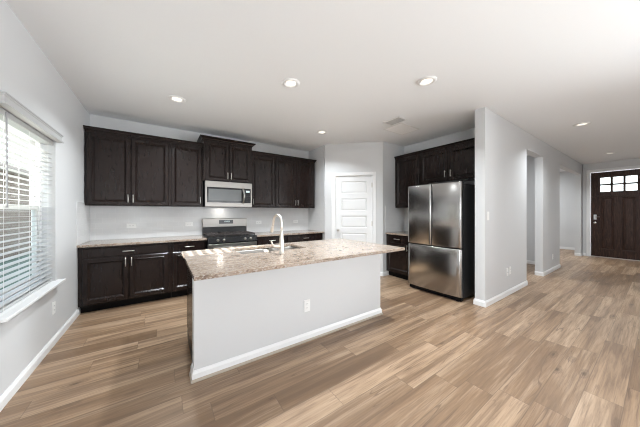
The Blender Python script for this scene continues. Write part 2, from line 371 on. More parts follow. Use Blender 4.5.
# ---- kitchen window: frame, sashes, panes, sill
w1 = thing('window_1', 'white double-hung window in the left wall behind the blind', 'window', (XL, WY0, 0), 90); w1['kind'] = 'structure'
WW = WY1-WY0                                         # local: x along the wall, -y into the room
mesh_obj('window_frame', bx((0, 0.04, 0.095, 0.15, WZ0, WZ1), (WW-0.04, WW, 0.095, 0.15, WZ0, WZ1), (0.04, WW-0.04, 0.095, 0.15, WZ1-0.04, WZ1), (0.04, WW-0.04, 0.095, 0.15, WZ0, WZ0+0.05)), M['trim'], w1, bevel=0.003)
zm = 1.385
for z0, z1, yo in ((zm-0.02, WZ1-0.04, 0.125), (WZ0+0.05, zm+0.02, 0.105)):
    s = mesh_obj('sash', bx((0.04, 0.08, yo, yo+0.02, z0, z1), (WW-0.08, WW-0.04, yo, yo+0.02, z0, z1), (0.08, WW-0.08, yo, yo+0.02, z1-0.04, z1), (0.08, WW-0.08, yo, yo+0.02, z0, z0+0.04)), M['screen'], w1)
    mesh_obj('pane', bx((0.08, WW-0.08, yo+0.008, yo+0.012, z0+0.04, z1-0.04)), M['glass'], s)
mesh_obj('window_sill', bx((-0.03, WW+0.055, -0.062, 0.0, WZ0-0.012, WZ0+0.012), (0.0, WW, 0.0, 0.095, WZ0-0.012, WZ0+0.012)), M['trim'], w1, bevel=0.004)
# ---- great-room windows behind the camera, the end-wall one added for the fill light
w2 = thing('window_2', 'plain white window in the left wall behind the camera', 'window', (XL, VY0, 0), 90); w2['kind'] = 'structure'
VW = VY1-VY0
mesh_obj('window_frame', bx((0, 0.05, 0.08, 0.15, WZ0, WZ1), (VW-0.05, VW, 0.08, 0.15, WZ0, WZ1), (0.05, VW-0.05, 0.08, 0.15, WZ1-0.05, WZ1), (0.05, VW-0.05, 0.08, 0.15, WZ0, WZ0+0.05), (0.05, VW-0.05, 0.1, 0.13, zm-0.02, zm+0.02)), M['trim'], w2)
w3 = thing('window_3', 'wide white window band in the rear wall behind the camera', 'window', (1.0, YREAR-0.15, 0), 0); w3['kind'] = 'structure'
fr = [(0, 0.06, 0, 0.1, 0.4, 2.3), (2.54, 2.6, 0, 0.1, 0.4, 2.3), (0.06, 2.54, 0, 0.1, 2.24, 2.3), (0.06, 2.54, 0, 0.1, 0.4, 0.46)]+[(x-0.04, x+0.04, 0, 0.1, 0.46, 2.24) for x in (0.87, 1.73)]
mesh_obj('window_frame', bx(*fr), M['trim'], w3)

w4 = thing('added_window', 'added unseen white window round the fill light in the great-room end wall', 'window', (XROOM, -1.5, 0), -90); w4['kind'] = 'structure'  # unseen window added to go with the opposite fill light
mesh_obj('window_frame', bx((0, 0.05, 0.04, 0.10, 0.6, 2.1), (1.55, 1.6, 0.04, 0.10, 0.6, 2.1), (0.05, 1.55, 0.04, 0.10, 2.05, 2.1), (0.05, 1.55, 0.04, 0.10, 0.6, 0.65), (0.78, 0.82, 0.05, 0.09, 0.65, 2.05)), M['trim'], w4)

# ---- pantry door
d1 = thing('door_1', 'white five-panel pantry door in the diagonal corner', 'door', (PX, PY, 0), -45); d1['kind'] = 'structure'
bm = bmesh.new(); sx0, sx1 = 0.237, 1.018
xs = [sx0, 0.352, 0.903, sx1]; zs = [0.012]
for k in range(4, -1, -1): zs += [2.009-0.372*k-0.262, 2.009-0.372*k]
zs.append(2.122)
def door_field(bm, xs, zs, yf, cells, prof, yb):
    """solid slab face with inset panels in the listed cells"""
    for i in range(len(xs)-1):
        for j in range(len(zs)-1):
            a, b, c, d = xs[i], xs[i+1], zs[j], zs[j+1]
            if (i, j) in cells:
                rs = [[bm.verts.new(p) for p in ((a+o, yf+dy, c+o), (b-o, yf+dy, c+o), (b-o, yf+dy, d-o), (a+o, yf+dy, d-o))] for o, dy in prof]
                for r0, r1 in zip(rs, rs[1:]):
                    for k in range(4): bm.faces.new((r0[k], r0[(k+1) % 4], r1[(k+1) % 4], r1[k]))
                bm.faces.new(rs[-1])
            else: bm.faces.new([bm.verts.new(p) for p in ((a, yf, c), (b, yf, c), (b, yf, d), (a, yf, d))])
    A, B, Cz, D = xs[0], xs[-1], zs[0], zs[-1]
    f = [(A, yf, Cz), (B, yf, Cz), (B, yf, D), (A, yf, D)]; g = [(x, yb, z) for x, _, z in f]
    bm.faces.new([bm.verts.new(p) for p in reversed(g)])
    for k in range(4): bm.faces.new([bm.verts.new(p) for p in (f[k], f[(k+1) % 4], g[(k+1) % 4], g[k])])
    bmesh.ops.remove_doubles(bm, verts=bm.verts[:], dist=1e-5)
door_field(bm, xs, zs, 0.022, {(1, j) for j in (1, 3, 5, 7, 9)}, [(0, 0), (0.004, 0.006), (0.014, 0.012), (0.024, 0.012), (0.036, 0.005), (0.05, 0.004)], 0.057)
mesh_obj('door_slab', bm, M['door_white'], d1)
cs = 0.062
mesh_obj('door_casing', bx((DS0-cs-0.02, DS0-0.02+0.022, -0.016, 0.0, 0, DZ+cs), (DS1-0.004, DS1+cs-0.004, -0.016, 0.0, 0, DZ+cs), (DS0+0.002, DS1-0.004, -0.016, 0.0, DZ-0.004, DZ+cs),
    (DS0, DS0+0.011, 0.0, 0.115, 0, DZ), (DS1-0.011, DS1, 0.0, 0.115, 0, DZ), (DS0+0.011, DS1-0.011, 0.0, 0.115, DZ-0.012, DZ)), M['trim'], d1, bevel=0.004)
bm = bmesh.new(); lathe(bm, [(0.030, -0.022), (0.030, -0.016), (0.012, -0.012), (0.012, 0.01), (0.022, 0.016), (0.027, 0.028), (0.024, 0.042), (0.010, 0.048)], 20, (0.287, 0, 0.954), 'y')
mesh_obj('door_knob', bm, M['nickel'], d1, smooth=True)
for z in (1.92, 1.10, 0.25):
    bm = bmesh.new(); tube(bm, [(1.016, 0.012, z-0.05), (1.016, 0.012, z+0.05)], 0.008, 10); box(bm, 0.992, 1.016, 0.018, 0.0225, z-0.05, z+0.05)
    mesh_obj('hinge', bm, M['nickel'], d1)

# ---- front door
d2 = thing('door_2', 'dark brown panelled front door with six small panes', 'door', (XF, FD0, 0), -90); d2['kind'] = 'structure'
FW = FD0-FD1
mesh_obj('door_casing', bx((-0.075, 0.006, -0.018, 0, 0, FDZ+0.075), (FW-0.006, FW+0.075, -0.018, 0, 0, FDZ+0.075), (0.006, FW-0.006, -0.018, 0, FDZ-0.006, FDZ+0.075)), M['trim'], d2, bevel=0.004)
mesh_obj('door_threshold', bx((0.0, FW, 0.0, 0.15, 0, 0.018)), M['nickel'], d2)
bm = bmesh.new(); sh = 0.012
gx = [0.012, 0.192, 0.383, 0.43, 0.612, 0.655, 0.85, FW-0.012]
# stile-and-rail slab: solid boxes round the panes, inset tall panels below
yf, yb = 0.03, 0.075
for a, b in ((0.012, 0.192), (0.383, 0.43), (0.612, 0.655), (0.85, FW-0.012)): box(bm, a, b, yf, yb, 1.93, 2.535)
for a, b in ((0.192, 0.383), (0.43, 0.612), (0.655, 0.85)):
    for c, d in ((1.93, 1.95), (2.135, 2.178), (2.365, 2.535)): box(bm, a, b, yf, yb, c, d)
door_field(bm, [0.012, 0.215, 0.445, 0.60, 0.83, FW-0.012], [0.02, 0.25, 1.765, 1.93], yf, {(1, 1), (3, 1)}, [(0, 0), (0.006, 0.012), (0.02, 0.018), (0.035, 0.018), (0.05, 0.008), (0.06, 0.007)], yb)
slab = mesh_obj('door_slab', bm, M['mahogany'], d2)
for a, b in ((0.192, 0.383), (0.43, 0.612), (0.655, 0.85)):
    for c, d in ((1.95, 2.135), (2.178, 2.365)): mesh_obj('pane', bx((a, b, yf+0.018, yf+0.024, c, d)), M['glass'], slab)
mesh_obj('shelf_moulding', bx((0.03, FW-0.03, 0.012, 0.03, 1.80, 1.83)), M['mahogany'], d2, bevel=0.004)
bm = bmesh.new(); box(bm, 0.065, 0.125, 0.018, 0.03, 1.12, 1.27); tube(bm, [(0.095, 0.018, 1.20), (0.095, -0.03, 1.20), (0.10, -0.04, 1.20), (0.19, -0.042, 1.20)], 0.011, 10)
mesh_obj('door_handle', bm, M['chrome'], d2, bevel=0.004)
bm = bmesh.new(); lathe(bm, [(0.032, -0.03), (0.032, -0.012), (0.026, -0.006), (0.010, -0.004)], 20, (0.095, 0, 1.025), 'y')
mesh_obj('deadbolt', bm, M['chrome'], d2, smooth=True)

# ---- outside the window
struct(mesh_obj('lawn', bx((-14, XL-0.15, -10, 16, -0.35, -0.25)), M['lawn']), 'green lawn outside the kitchen window', 'lawn')
nh = thing('neighbor_house', 'brown brick neighbouring house seen between the blind slats', 'house', (-4.3, -3, -0.25))
mesh_obj('brick_wall', bx((-3.0, 0, 0, 17, 0, 3.0)), M['brick'], nh)
bm = bmesh.new()
p = [(0.35, 2.95), (0.35, 3.08), (-1.7, 3.75), (-3.6, 3.08), (-3.6, 2.95)]
a = [bm.verts.new((x, -0.4, z)) for x, z in p]; b = [bm.verts.new((x, 17.4, z)) for x, z in p]
for k in range(5): bm.faces.new((a[k], a[(k+1) % 5], b[(k+1) % 5], b[k]))
bm.faces.new(a[::-1]); bm.faces.new(b); mesh_obj('roof', bm, M['shingle'], nh)
gp = struct(mesh_obj('porch_floor', bx((XF+0.15, 16, -4, 6, -0.3, -0.1)), paint('porch_concrete', (0.5, 0.5, 0.48), 0.9)), 'pale concrete porch outside the front door', 'porch')

# ------------------------------------------------------------------ cabinets
DOOR_PROF = [(0, -0.014), (0.007, -0.020), (0.046, -0.020), (0.050, -0.0235), (0.055, -0.020), (0.071, -0.004), (0.075, -0.004), (0.080, -0.007)]
def cab_door(parent, x0, x1, z0, z1, hx=None, hz=None, y=0.0):
    bm = bmesh.new(); rings_panel(bm, x0, x1, z0, z1, DOOR_PROF, -0.001)
    d = mesh_obj('door', bm, M['wood'], parent, loc=(0, y, 0))
    if hx is not None: pull(d, hx, hz, True)
    return d
def pull(parent, x, z, vertical, L=0.12):
    bm = bmesh.new(); y0, y1 = -0.019, -0.046; h = L/2
    def P(t, y): return (x, y, z+t) if vertical else (x+t, y, z)
    for t in (-h*0.72, h*0.72): tube(bm, [P(t, y0), P(t, y1)], 0.0045, 8)
    tube(bm, [P(-h, y1), P(-h*0.6, y1-0.002), P(h*0.6, y1-0.002), P(h, y1)], 0.006, 10)
    return mesh_obj('handle', bm, M['nickel'], parent, smooth=True)
def drawer(parent, x0, x1, z0, z1, hl=0.13):
    bm = bmesh.new(); rings_panel(bm, x0, x1, z0, z1, [(0, -0.015), (0.006, -0.020), (0.010, -0.020)], -0.001)
    d = mesh_obj('drawer', bm, M['wood'], parent); pull(d, (x0+x1)/2, (z0+z1)/2, False, hl); return d
def carcass(parent, x0, x1, dep, z0, z1): return mesh_obj('body', bx((x0, x1, 0.0, dep, z0, z1)), M['wood'], parent, bevel=0.002)
def crown(parent, x0, x1, dep, z, h, o, left=True, right=True):
    bm = bmesh.new()
    loops(bm, x0, x1, 0.0, dep, [(0.004, z), (0.004, z+h*0.25), (o*0.35, z+h*0.35), (o*0.45, z+h*0.55), (o*0.85, z+h*0.78), (o, z+h*0.82), (o, z+h)], left, right)
    return mesh_obj('crown_moulding', bm, M['wood'], parent)
UY, UD, UZ0, UZ1 = 4.55, 0.318, 1.438, 2.488         # upper front plane, depth, bottom, top of box
g_up = 'dark upper cabinets along the back wall'
c = thing('wall_cabinet', 'dark brown double-door upper cabinet in the corner nearest the window', 'cabinet', (XL, UY, 0), 0, g_up)
carcass(c, 0.012, 1.008, UD, UZ0, UZ1)
cab_door(c, 0.032, 0.510, UZ0+0.012, UZ1-0.02, 0.485, UZ0+0.11); cab_door(c, 0.520, 0.998, UZ0+0.012, UZ1-0.02, 0.545, UZ0+0.11)
crown(c, 0.012, 1.008, UD, UZ1, 0.064, 0.04, True, False)
c = thing('wall_cabinet', 'narrow single-door dark upper cabinet just left of the microwave', 'cabinet', (XL+1.008, UY, 0), 0, g_up)
carcass(c, 0.0, 0.492, UD, UZ0, UZ1); cab_door(c, 0.022, 0.475, UZ0+0.012, UZ1-0.02, 0.45, UZ0+0.11); crown(c, 0.0, 0.492, UD, UZ1, 0.064, 0.04, False, False)
MX0, MX1, MY = 0.585, 1.432, 4.47
c = thing('wall_cabinet', 'raised two-door dark cabinet above the microwave, tallest of the row', 'cabinet', (MX0, MY, 0), 0, g_up)
mw = MX1-MX0; carcass(c, 0.0, mw, YB-MY-0.003, 1.892, 2.590)
cab_door(c, 0.035, mw/2-0.004, 1.905, 2.575, mw/2-0.03, 2.0); cab_door(c, mw/2+0.004, mw-0.035, 1.905, 2.575, mw/2+0.03, 2.0)
crown(c, 0.0, mw, YB-MY-0.003, 2.590, 0.075, 0.06)
c = thing('wall_cabinet', 'single-door dark upper cabinet just right of the microwave', 'cabinet', (MX1, UY, 0), 0, g_up)
carcass(c, 0.0, 0.515, UD, UZ0, UZ1); cab_door(c, 0.02, 0.50, UZ0+0.012, UZ1-0.02, 0.045, UZ0+0.11); crown(c, 0.0, 0.515, UD, UZ1, 0.064, 0.04, False, False)
c = thing('wall_cabinet', 'double-door dark upper cabinet at the right end by the pantry wall', 'cabinet', (MX1+0.515, UY, 0), 0, g_up)
carcass(c, 0.0, 0.985, UD, UZ0, UZ1); cab_door(c, 0.012, 0.488, UZ0+0.012, UZ1-0.02, 0.463, UZ0+0.11); cab_door(c, 0.496, 0.972, UZ0+0.012, UZ1-0.02, 0.521, UZ0+0.11)
crown(c, 0.0, 0.985, UD, UZ1, 0.064, 0.04, False, True)

BY, BH = 4.255, 0.882
g_b = 'dark base cabinets'
def base_body(c, w, dep=0.617):
    carcass(c, 0.0, w, dep, 0.105, BH); mesh_obj('toe_kick', bx((0.0, w, 0.075, dep, 0.0, 0.105)), M['black'], c)
c = thing('base_cabinet', 'dark base cabinet with one wide drawer over two doors beside the window wall', 'cabinet', (XL+0.004, BY, 0), 0, g_b)
base_body(c, 1.02); drawer(c, 0.045, 0.985, 0.738, 0.858); cab_door(c, 0.045, 0.511, 0.125, 0.722, 0.482, 0.645); cab_door(c, 0.519, 0.985, 0.125, 0.722, 0.548, 0.645)
c = thing('base_cabinet', 'narrow dark base cabinet with a drawer and a door left of the range', 'cabinet', (XL+1.026, BY, 0), 0, g_b)
base_body(c, 0.484); drawer(c, 0.022, 0.465, 0.738, 0.858); cab_door(c, 0.022, 0.465, 0.125, 0.722, 0.435, 0.645)
c = thing('base_cabinet', 'dark base cabinet with a drawer just right of the range', 'cabinet', (1.437, BY, 0), 0, g_b)
base_body(c, 0.62); drawer(c, 0.02, 0.60, 0.738, 0.858); cab_door(c, 0.02, 0.60, 0.125, 0.722, 0.05, 0.645)
c = thing('base_cabinet', 'dark base cabinet at the right end of the back counter by the pantry', 'cabinet', (2.060, BY, 0), 0, g_b)
base_body(c, 0.89); drawer(c, 0.02, 0.865, 0.738, 0.858); cab_door(c, 0.02, 0.438, 0.125, 0.722, 0.41, 0.645); cab_door(c, 0.447, 0.865, 0.125, 0.722, 0.475, 0.645)

# right-hand run, facing the island
RXU, RXB = 4.225, 3.935
c = thing('wall_cabinet', 'tall single-door dark upper cabinet left of the refrigerator', 'cabinet', (RXU, QY-0.004, 0), -90, 'dark upper cabinets around the refrigerator')
carcass(c, 0.0, 0.585, XR-RXU-0.003, UZ0, UZ1); cab_door(c, 0.025, 0.572, UZ0+0.012, UZ1-0.02, 0.53, UZ0+0.11); crown(c, 0.0, 0.585, XR-RXU-0.003, UZ1, 0.064, 0.04, False, False)
c = thing('wall_cabinet', 'two-door dark bridge cabinet above the refrigerator', 'cabinet', (RXU, QY-0.590, 0), -90, 'dark upper cabinets around the refrigerator')
wb2 = QY-0.590-HY1-0.004
carcass(c, 0.0, wb2, XR-RXU-0.003, 1.90, UZ1); cab_door(c, 0.03, 0.545, 1.915, UZ1-0.02, 0.515, 2.03); cab_door(c, 0.585, wb2-0.03, 1.915, UZ1-0.02, 0.615, 2.03)
crown(c, 0.0, wb2, XR-RXU-0.003, UZ1, 0.064, 0.04, False, False)
c = thing('base_cabinet', 'small black base cabinet with a drawer left of the refrigerator', 'cabinet', (RXB, QY-0.004, 0), -90, g_b)
base_body(c, 0.585, XR-RXB-0.004); drawer(c, 0.025, 0.565, 0.738, 0.858); cab_door(c, 0.025, 0.565, 0.125, 0.722, 0.53, 0.645)

# ------------------------------------------------------------------ countertops and backsplash
def counter(name, x0, x1, y0, y1, label, z0=BH, z1=0.914):
    return tag(mesh_obj(name, bx((x0, x1, y0, y1, z0, z1)), M['granite'], bevel=0.004), label, 'countertop')
counter('countertop', XL+0.002, 0.604, 4.212, YB-0.011, 'beige granite countertop left of the range, under the corner cabinets')
counter('countertop', 1.436, XS-0.009, 4.212, YB-0.011, 'beige granite countertop right of the range, ending at the pantry')
counter('countertop', 3.895, XR-0.011, QY-0.595, QY-0.011, 'short beige granite countertop left of the refrigerator')
SZ = 1.475
def splash(name, b, mat, label): return tag(mesh_obj(name, bx(b), mat), label, 'backsplash')
splash('tile_backsplash', (XL+0.008, XS-0.008, YB-0.010, YB-0.001, 0.915, UZ0-0.001), M['tile_x'], 'pale grey glossy tile backsplash across the back wall')
splash('tile_backsplash', (XL+0.001, XL+0.008, 4.215, YB-0.001, 0.915, SZ), M['tile_y'], 'narrow tile backsplash strip on the window wall')
splash('tile_backsplash', (XS-0.008, XS-0.001, 4.18, YB-0.001, 0.915, SZ), M['tile_y'], 'narrow tile backsplash strip on the wall by the pantry')
splash('tile_backsplash', (3.90, XR-0.010, QY-0.010, QY-0.001, 0.915, SZ), M['tile_x'], 'tile backsplash above the small counter beside the pantry corner')
splash('tile_backsplash', (XR-0.010, XR-0.001, QY-0.60, QY-0.001, 0.915, UZ0-0.001), M['tile_y'], 'tile backsplash behind the small counter beside the refrigerator')

# ------------------------------------------------------------------ island
IX0, IX1, IY0, IY1 = 0.205, 2.372, 2.087, 2.205
isl = thing('kitchen_island', 'white-panelled kitchen island with a dark cabinet back', 'island', (0, 0, 0))
mesh_obj('panel', bx((IX0, IX1, IY0, IY1, 0.0, BH)), M['wall'], isl)
bm = bmesh.new()
h, t = 0.085, 0.014
for prof in ([(t, 0.022), (t, h*0.72), (t*0.75, h*0.80), (t*0.45, h*0.93), (t*0.3, h)],):
    rs = [[bm.verts.new(p) for p in ((IX0-o, IY1, z), (IX0-o, IY0-o, z), (IX1+o, IY0-o, z), (IX1+o, IY1, z))] for o, z in prof]
    for a, b in zip(rs, rs[1:]):
        for k in range(4): bm.faces.new((a[k], a[(k+1) % 4], b[(k+1) % 4], b[k]))
    bm.faces.new(rs[0][::-1]); bm.faces.new(rs[-1])
mesh_obj('baseboard', bm, M['trim'], isl)
bm = bmesh.new(); loops(bm, IX0, IX1, IY0, IY1, [(0.024, 0.0), (0.024, 0.012), (0.018, 0.020), (0.014, 0.022)])
mesh_obj('shoe_moulding', bm, M['caulk'], isl)
mesh_obj('cabinet_body', bx((IX0+0.012, IX1-0.012, IY1, 2.90, 0.105, BH-0.24), (IX0+0.012, 0.60, IY1, 2.90, BH-0.24, BH), (1.52, IX1-0.012, IY1, 2.90, BH-0.24, BH),
    (0.60, 1.52, IY1, 2.30, BH-0.24, BH), (0.60, 1.52, 2.875, 2.90, BH-0.24, BH)), M['wood'], isl, bevel=0.002)
mesh_obj('toe_kick', bx((IX0+0.012, IX1-0.012, IY1, 2.83, 0.0, 0.105)), M['black'], isl)
for k in range(4):
    a = IX0+0.04+k*0.525
    bm = bmesh.new(); rings_panel(bm, a, a+0.515, 0.125, 0.86, DOOR_PROF, -0.001)
    bmesh.ops.rotate(bm, verts=bm.verts[:], cent=((IX0+IX1)/2, 0, 0), matrix=Matrix.Rotation(math.pi, 3, 'Z'))
    mesh_obj('door', bm, M['wood'], isl, loc=(0, 2.90, 0))
CX0, CX1, CY0, CY1 = 0.171, 2.425, 1.748, 2.953
SX0, SX1, SY0, SY1 = 0.665, 1.445, 2.415, 2.835
def slab_hole(bm, x, y, z0, z1, hole):
    xs = [x[0], hole[0], hole[1], x[1]]; ys = [y[0], hole[2], hole[3], y[1]]
    V = {(i, j, k): bm.verts.new((xs[i], ys[j], z)) for i in range(4) for j in range(4) for k, z in enumerate((z0, z1))}
    for i in range(3):
        for j in range(3):
            if (i, j) == (1, 1): continue
            for k in (0, 1): bm.faces.new([V[a, b, k] for a, b in ((i, j), (i+1, j), (i+1, j+1), (i, j+1))])
    def side(p): 
        for a, b in zip(p, p[1:]): bm.faces.new((V[a+(0,)], V[b+(0,)], V[b+(1,)], V[a+(1,)]))
    side([(0, 0), (1, 0), (2, 0), (3, 0), (3, 1), (3, 2), (3, 3), (2, 3), (1, 3), (0, 3), (0, 2), (0, 1), (0, 0)])
    side([(1, 1), (2, 1), (2, 2), (1, 2), (1, 1)])
bm = bmesh.new(); slab_hole(bm, (CX0, CX1), (CY0, CY1), BH, 0.914, (SX0, SX1, SY0, SY1))
tag(mesh_obj('island_countertop', bm, M['granite'], bevel=0.004), 'large speckled beige granite countertop on the island, striped with sunlight', 'countertop')
# sink
sk = thing('kitchen_sink', 'double-bowl stainless steel sink set into the island countertop', 'sink', (0, 0, 0))
def bowl(x0, x1, y0, y1, zt, dep):
    bm = bmesh.new(); rs = []
    def rr(x0, x1, y0, y1, r, z):
        out = []
        for cx, cy, a0 in ((x1-r, y1-r, 0), (x0+r, y1-r, 90), (x0+r, y0+r, 180), (x1-r, y0+r, 270)):
            for k in range(7): a = R(a0+15*k); out.append(bm.verts.new((cx+r*math.cos(a), cy+r*math.sin(a), z)))
        return out
    for o, z in ((-0.012, zt), (0.0, zt), (0.006, zt-0.01), (0.012, zt-dep+0.04), (0.024, zt-dep+0.012), (0.05, zt-dep), (0.05, zt-dep-0.004), (0.010, zt-dep+0.008), (0.0, zt-dep+0.04), (-0.006, zt-0.012)):
        rs.append(rr(x0+o, x1-o, y0+o, y1-o, max(0.07-o, 0.03), z))
    n = len(rs[0])
    for i in range(len(rs)):
        a, b = rs[i], rs[(i+1) % len(rs)]
        if i == 5: continue
        for k in range(n): bm.faces.new((a[k], a[(k+1) % n], b[(k+1) % n], b[k]))
    bm.faces.new(rs[5]); bm.faces.new(rs[6][::-1])
    return bm
for a, b in ((SX0+0.012, 1.083), (1.107, SX1-0.012)):
    o = mesh_obj('bowl', bowl(a, b, SY0+0.012, SY1-0.012, BH-0.001, 0.21), M['steel_bright'], sk, smooth=True)
    bm = bmesh.new(); lathe(bm, [(0.042, 0.0), (0.042, 0.004), (0.036, 0.006), (0.030, 0.002), (0.004, 0.002)], 20, ((a+b)/2, 2.625, BH-0.212))
    mesh_obj('drain', bm, M['chrome'], o, smooth=True)
# faucet
fc = thing('kitchen_faucet', 'tall satin nickel gooseneck faucet standing behind the island sink', 'faucet', (1.012, 2.2, 0.914))
bm = bmesh.new(); lathe(bm, [(0.030, 0.0), (0.030, 0.006), (0.026, 0.010), (0.024, 0.06), (0.025, 0.11), (0.022, 0.15), (0.017, 0.20), (0.0125, 0.26)], 20)
mesh_obj('body', bm, M['faucet'], fc, smooth=True)
pts = [(0, 0, 0.20), (0, 0, 0.29)]; rad = 0.088
for k in range(1, 13):
    a = math.pi*k/12; pts.append((-0.008*(1-math.cos(a)), rad*(1-math.cos(a)), 0.31+rad*math.sin(a)))
pts += [(-0.018, 0.19, 0.27)]
bm = bmesh.new(); tube(bm, pts, 0.0125, 12); mesh_obj('spout', bm, M['faucet'], fc, smooth=True)
bm = bmesh.new(); tube(bm, [(-0.017, 0.186, 0.285), (-0.019, 0.195, 0.265), (-0.021, 0.206, 0.22), (-0.021, 0.208, 0.208)], [0.0135, 0.016, 0.0185, 0.016], 14); mesh_obj('spray_head', bm, M['faucet'], fc, smooth=True)
bm = bmesh.new(); tube(bm, [(-0.015, 0, 0.082), (-0.05, 0.006, 0.078), (-0.075, 0.01, 0.082), (-0.092, 0.013, 0.10), (-0.106, 0.015, 0.135)], [0.017, 0.016, 0.013, 0.0085, 0.0075], 12); mesh_obj('lever', bm, M['faucet'], fc, smooth=True)

# ------------------------------------------------------------------ range
rg = thing('gas_range', 'stainless steel gas range with black cooktop and front knobs', 'range', (0.611, 4.19, 0))
rw = 0.818; rd = YB-4.19-0.012
mesh_obj('body', bx((0.0, rw, 0.03, rd, 0.07, 0.905)), M['charcoal'], rg, bevel=0.003)
mesh_obj('cooktop', bx((-0.0, rw, -0.005, rd-0.07, 0.905, 0.922)), M['black'], rg, bevel=0.004)
bm = bmesh.new()
p = [(-0.03, 0.815), (-0.045, 0.83), (-0.012, 0.918), (0.04, 0.918), (0.04, 0.815)]
a = [bm.verts.new((0.0, y, z)) for y, z in p]; b = [bm.verts.new((rw, y, z)) for y, z in p]
for k in range(5): bm.faces.new((a[k], a[(k+1) % 5], b[(k+1) % 5], b[k]))
bm.faces.new(a[::-1]); bm.faces.new(b); mesh_obj('control_panel', bm, M['black'], rg)
for x in (0.15, 0.245, 0.60, 0.695):
    bm = bmesh.new(); lathe(bm, [(0.024, -0.006), (0.024, 0.004), (0.019, 0.008), (0.017, 0.03), (0.012, 0.032)], 20, (0, 0, 0), 'y')
    k = mesh_obj('knob', bm, M['steel_bright'], rg, smooth=True); k.location = (x, -0.028, 0.872); k.rotation_euler = (R(-20), 0, 0)
od = mesh_obj('oven_door', bx((0.004, rw-0.004, -0.03, 0.03, 0.235, 0.808)), M['steel_bright'], rg, bevel=0.005)
mesh_obj('oven_window', bx((0.13, rw-0.13, -0.034, -0.028, 0.36, 0.66)), M['black_glass'], od)
bm = bmesh.new(); tube(bm, [(0.07, -0.075, 0.755), (rw-0.07, -0.075, 0.755)], 0.011, 12)
for x in (0.09, rw-0.09): tube(bm, [(x, -0.075, 0.755), (x, -0.028, 0.755)], 0.009, 10)
mesh_obj('oven_handle', bm, M['steel_bright'], od, smooth=True)
mesh_obj('storage_drawer', bx((0.004, rw-0.004, -0.026, 0.03, 0.075, 0.228)), M['steel_bright'], rg, bevel=0.004)
for x in (0.04, rw-0.08):
    for y in (0.06, rd-0.1): mesh_obj('foot', bx((x, x+0.04, y, y+0.04, 0.0, 0.07)), M['black'], rg)
bg = mesh_obj('backguard', bx((0.0, rw, rd-0.075, rd, 1.055, 1.222)), M['steel_bright'], rg, bevel=0.008)
mesh_obj('backguard_base', bx((0.004, rw-0.004, rd-0.068, rd, 0.905, 1.055)), M['charcoal'], rg)
dsp = mesh_obj('display', bx((0.285, 0.545, rd-0.079, rd-0.074, 1.118, 1.19)), M['display'], bg)
for i in range(4):
    x = 0.385+i*0.026; mesh_obj('digit', bx((x, x+0.003, rd-0.081, rd-0.079, 1.148, 1.176), (x+0.012, x+0.015, rd-0.081, rd-0.079, 1.148, 1.176)), M['digits'], dsp)
for i, x in enumerate((0.012, 0.276, 0.54)):
    bm = bmesh.new(); w = 0.262; y0, y1 = 0.03, rd-0.09; z0, z1 = 0.945, 0.963
    for yy in (y0, (y0+y1)/2-0.006, y1-0.014): box(bm, x, x+w, yy, yy+0.014, z0, z1)
    for xx in (x, x+w/2-0.007, x+w-0.014): box(bm, xx, xx+0.014, y0, y1, z0, z1)
    for yy in (y0+0.12, y1-0.13): box(bm, x+0.03, x+w-0.03, yy, yy+0.012, z0, z1)
    for xx in (x, x+w-0.014):
        for yy in (y0, y1-0.014): box(bm, xx, xx+0.014, yy, yy+0.014, 0.922, z0)
    mesh_obj('grate', bm, M['iron'], rg, bevel=0.003)
for x, y in ((0.15, 0.16), (0.15, 0.43), (0.41, 0.29), (0.67, 0.16), (0.67, 0.43)):
    bm = bmesh.new(); lathe(bm, [(0.05, 0.0), (0.05, 0.008), (0.036, 0.010), (0.036, 0.018), (0.01, 0.02)], 18, (x, y, 0.922)); mesh_obj('burner', bm, M['iron'], rg, smooth=True)

# ------------------------------------------------------------------ microwave
mwv = thing('microwave', 'stainless over-the-range microwave hung below the raised cabinet', 'microwave', (0.603, 4.43, 1.44))
ww, wh, wd = 0.814, 0.448, YB-4.43-0.012
mesh_obj('body', bx((0.0, ww, 0.02, wd, 0.0, wh)), M['charcoal'], mwv)
mesh_obj('face_frame', bx((0, ww, -0.012, 0.02, wh-0.105, wh), (0, ww, -0.012, 0.02, 0, 0.075), (0, 0.03, -0.012, 0.02, 0.075, wh-0.105), (ww-0.025, ww, -0.012, 0.02, 0.075, wh-0.105)), M['steel_bright'], mwv, bevel=0.003)
md = mesh_obj('door', bx((0.03, ww-0.145, -0.010, 0.02, 0.075, wh-0.105)), M['black_glass'], mwv)
mesh_obj('window', bx((0.055, ww-0.20, -0.0125, -0.009, 0.11, wh-0.135)), simple('microwave_window', (0.12, 0.125, 0.125), 0.18).m, md)
bm = bmesh.new()
hp = [(ww-0.165, -0.008, wh-0.115), (ww-0.168, -0.035, wh-0.13), (ww-0.155, -0.052, wh*0.5), (ww-0.168, -0.035, 0.09), (ww-0.165, -0.008, 0.075)]
tube(bm, hp, [0.016, 0.017, 0.018, 0.017, 0.016], 12); mesh_obj('handle', bm, M['steel_bright'], mwv, smooth=True)
cp = mesh_obj('control_panel', bx((ww-0.145, ww-0.025, -0.010, 0.02, 0.075, wh-0.105)), M['black_glass'], mwv)
mesh_obj('display', bx((ww-0.115, ww-0.045, -0.0115, -0.009, wh-0.175, wh-0.14)), M['digits'], cp)
for r in range(4):
    mesh_obj('button_row', bx(*[(ww-0.12+k*0.03, ww-0.10+k*0.03, -0.0115, -0.009, 0.095+r*0.034, 0.108+r*0.034) for k in range(3)]), M['charcoal'], cp)
mesh_obj('vent_grille', bx(*[(0.10, ww-0.10, 0.06+k*0.03, 0.075+k*0.03, -0.004, 0.0) for k in range(4)]), M['black'], mwv)

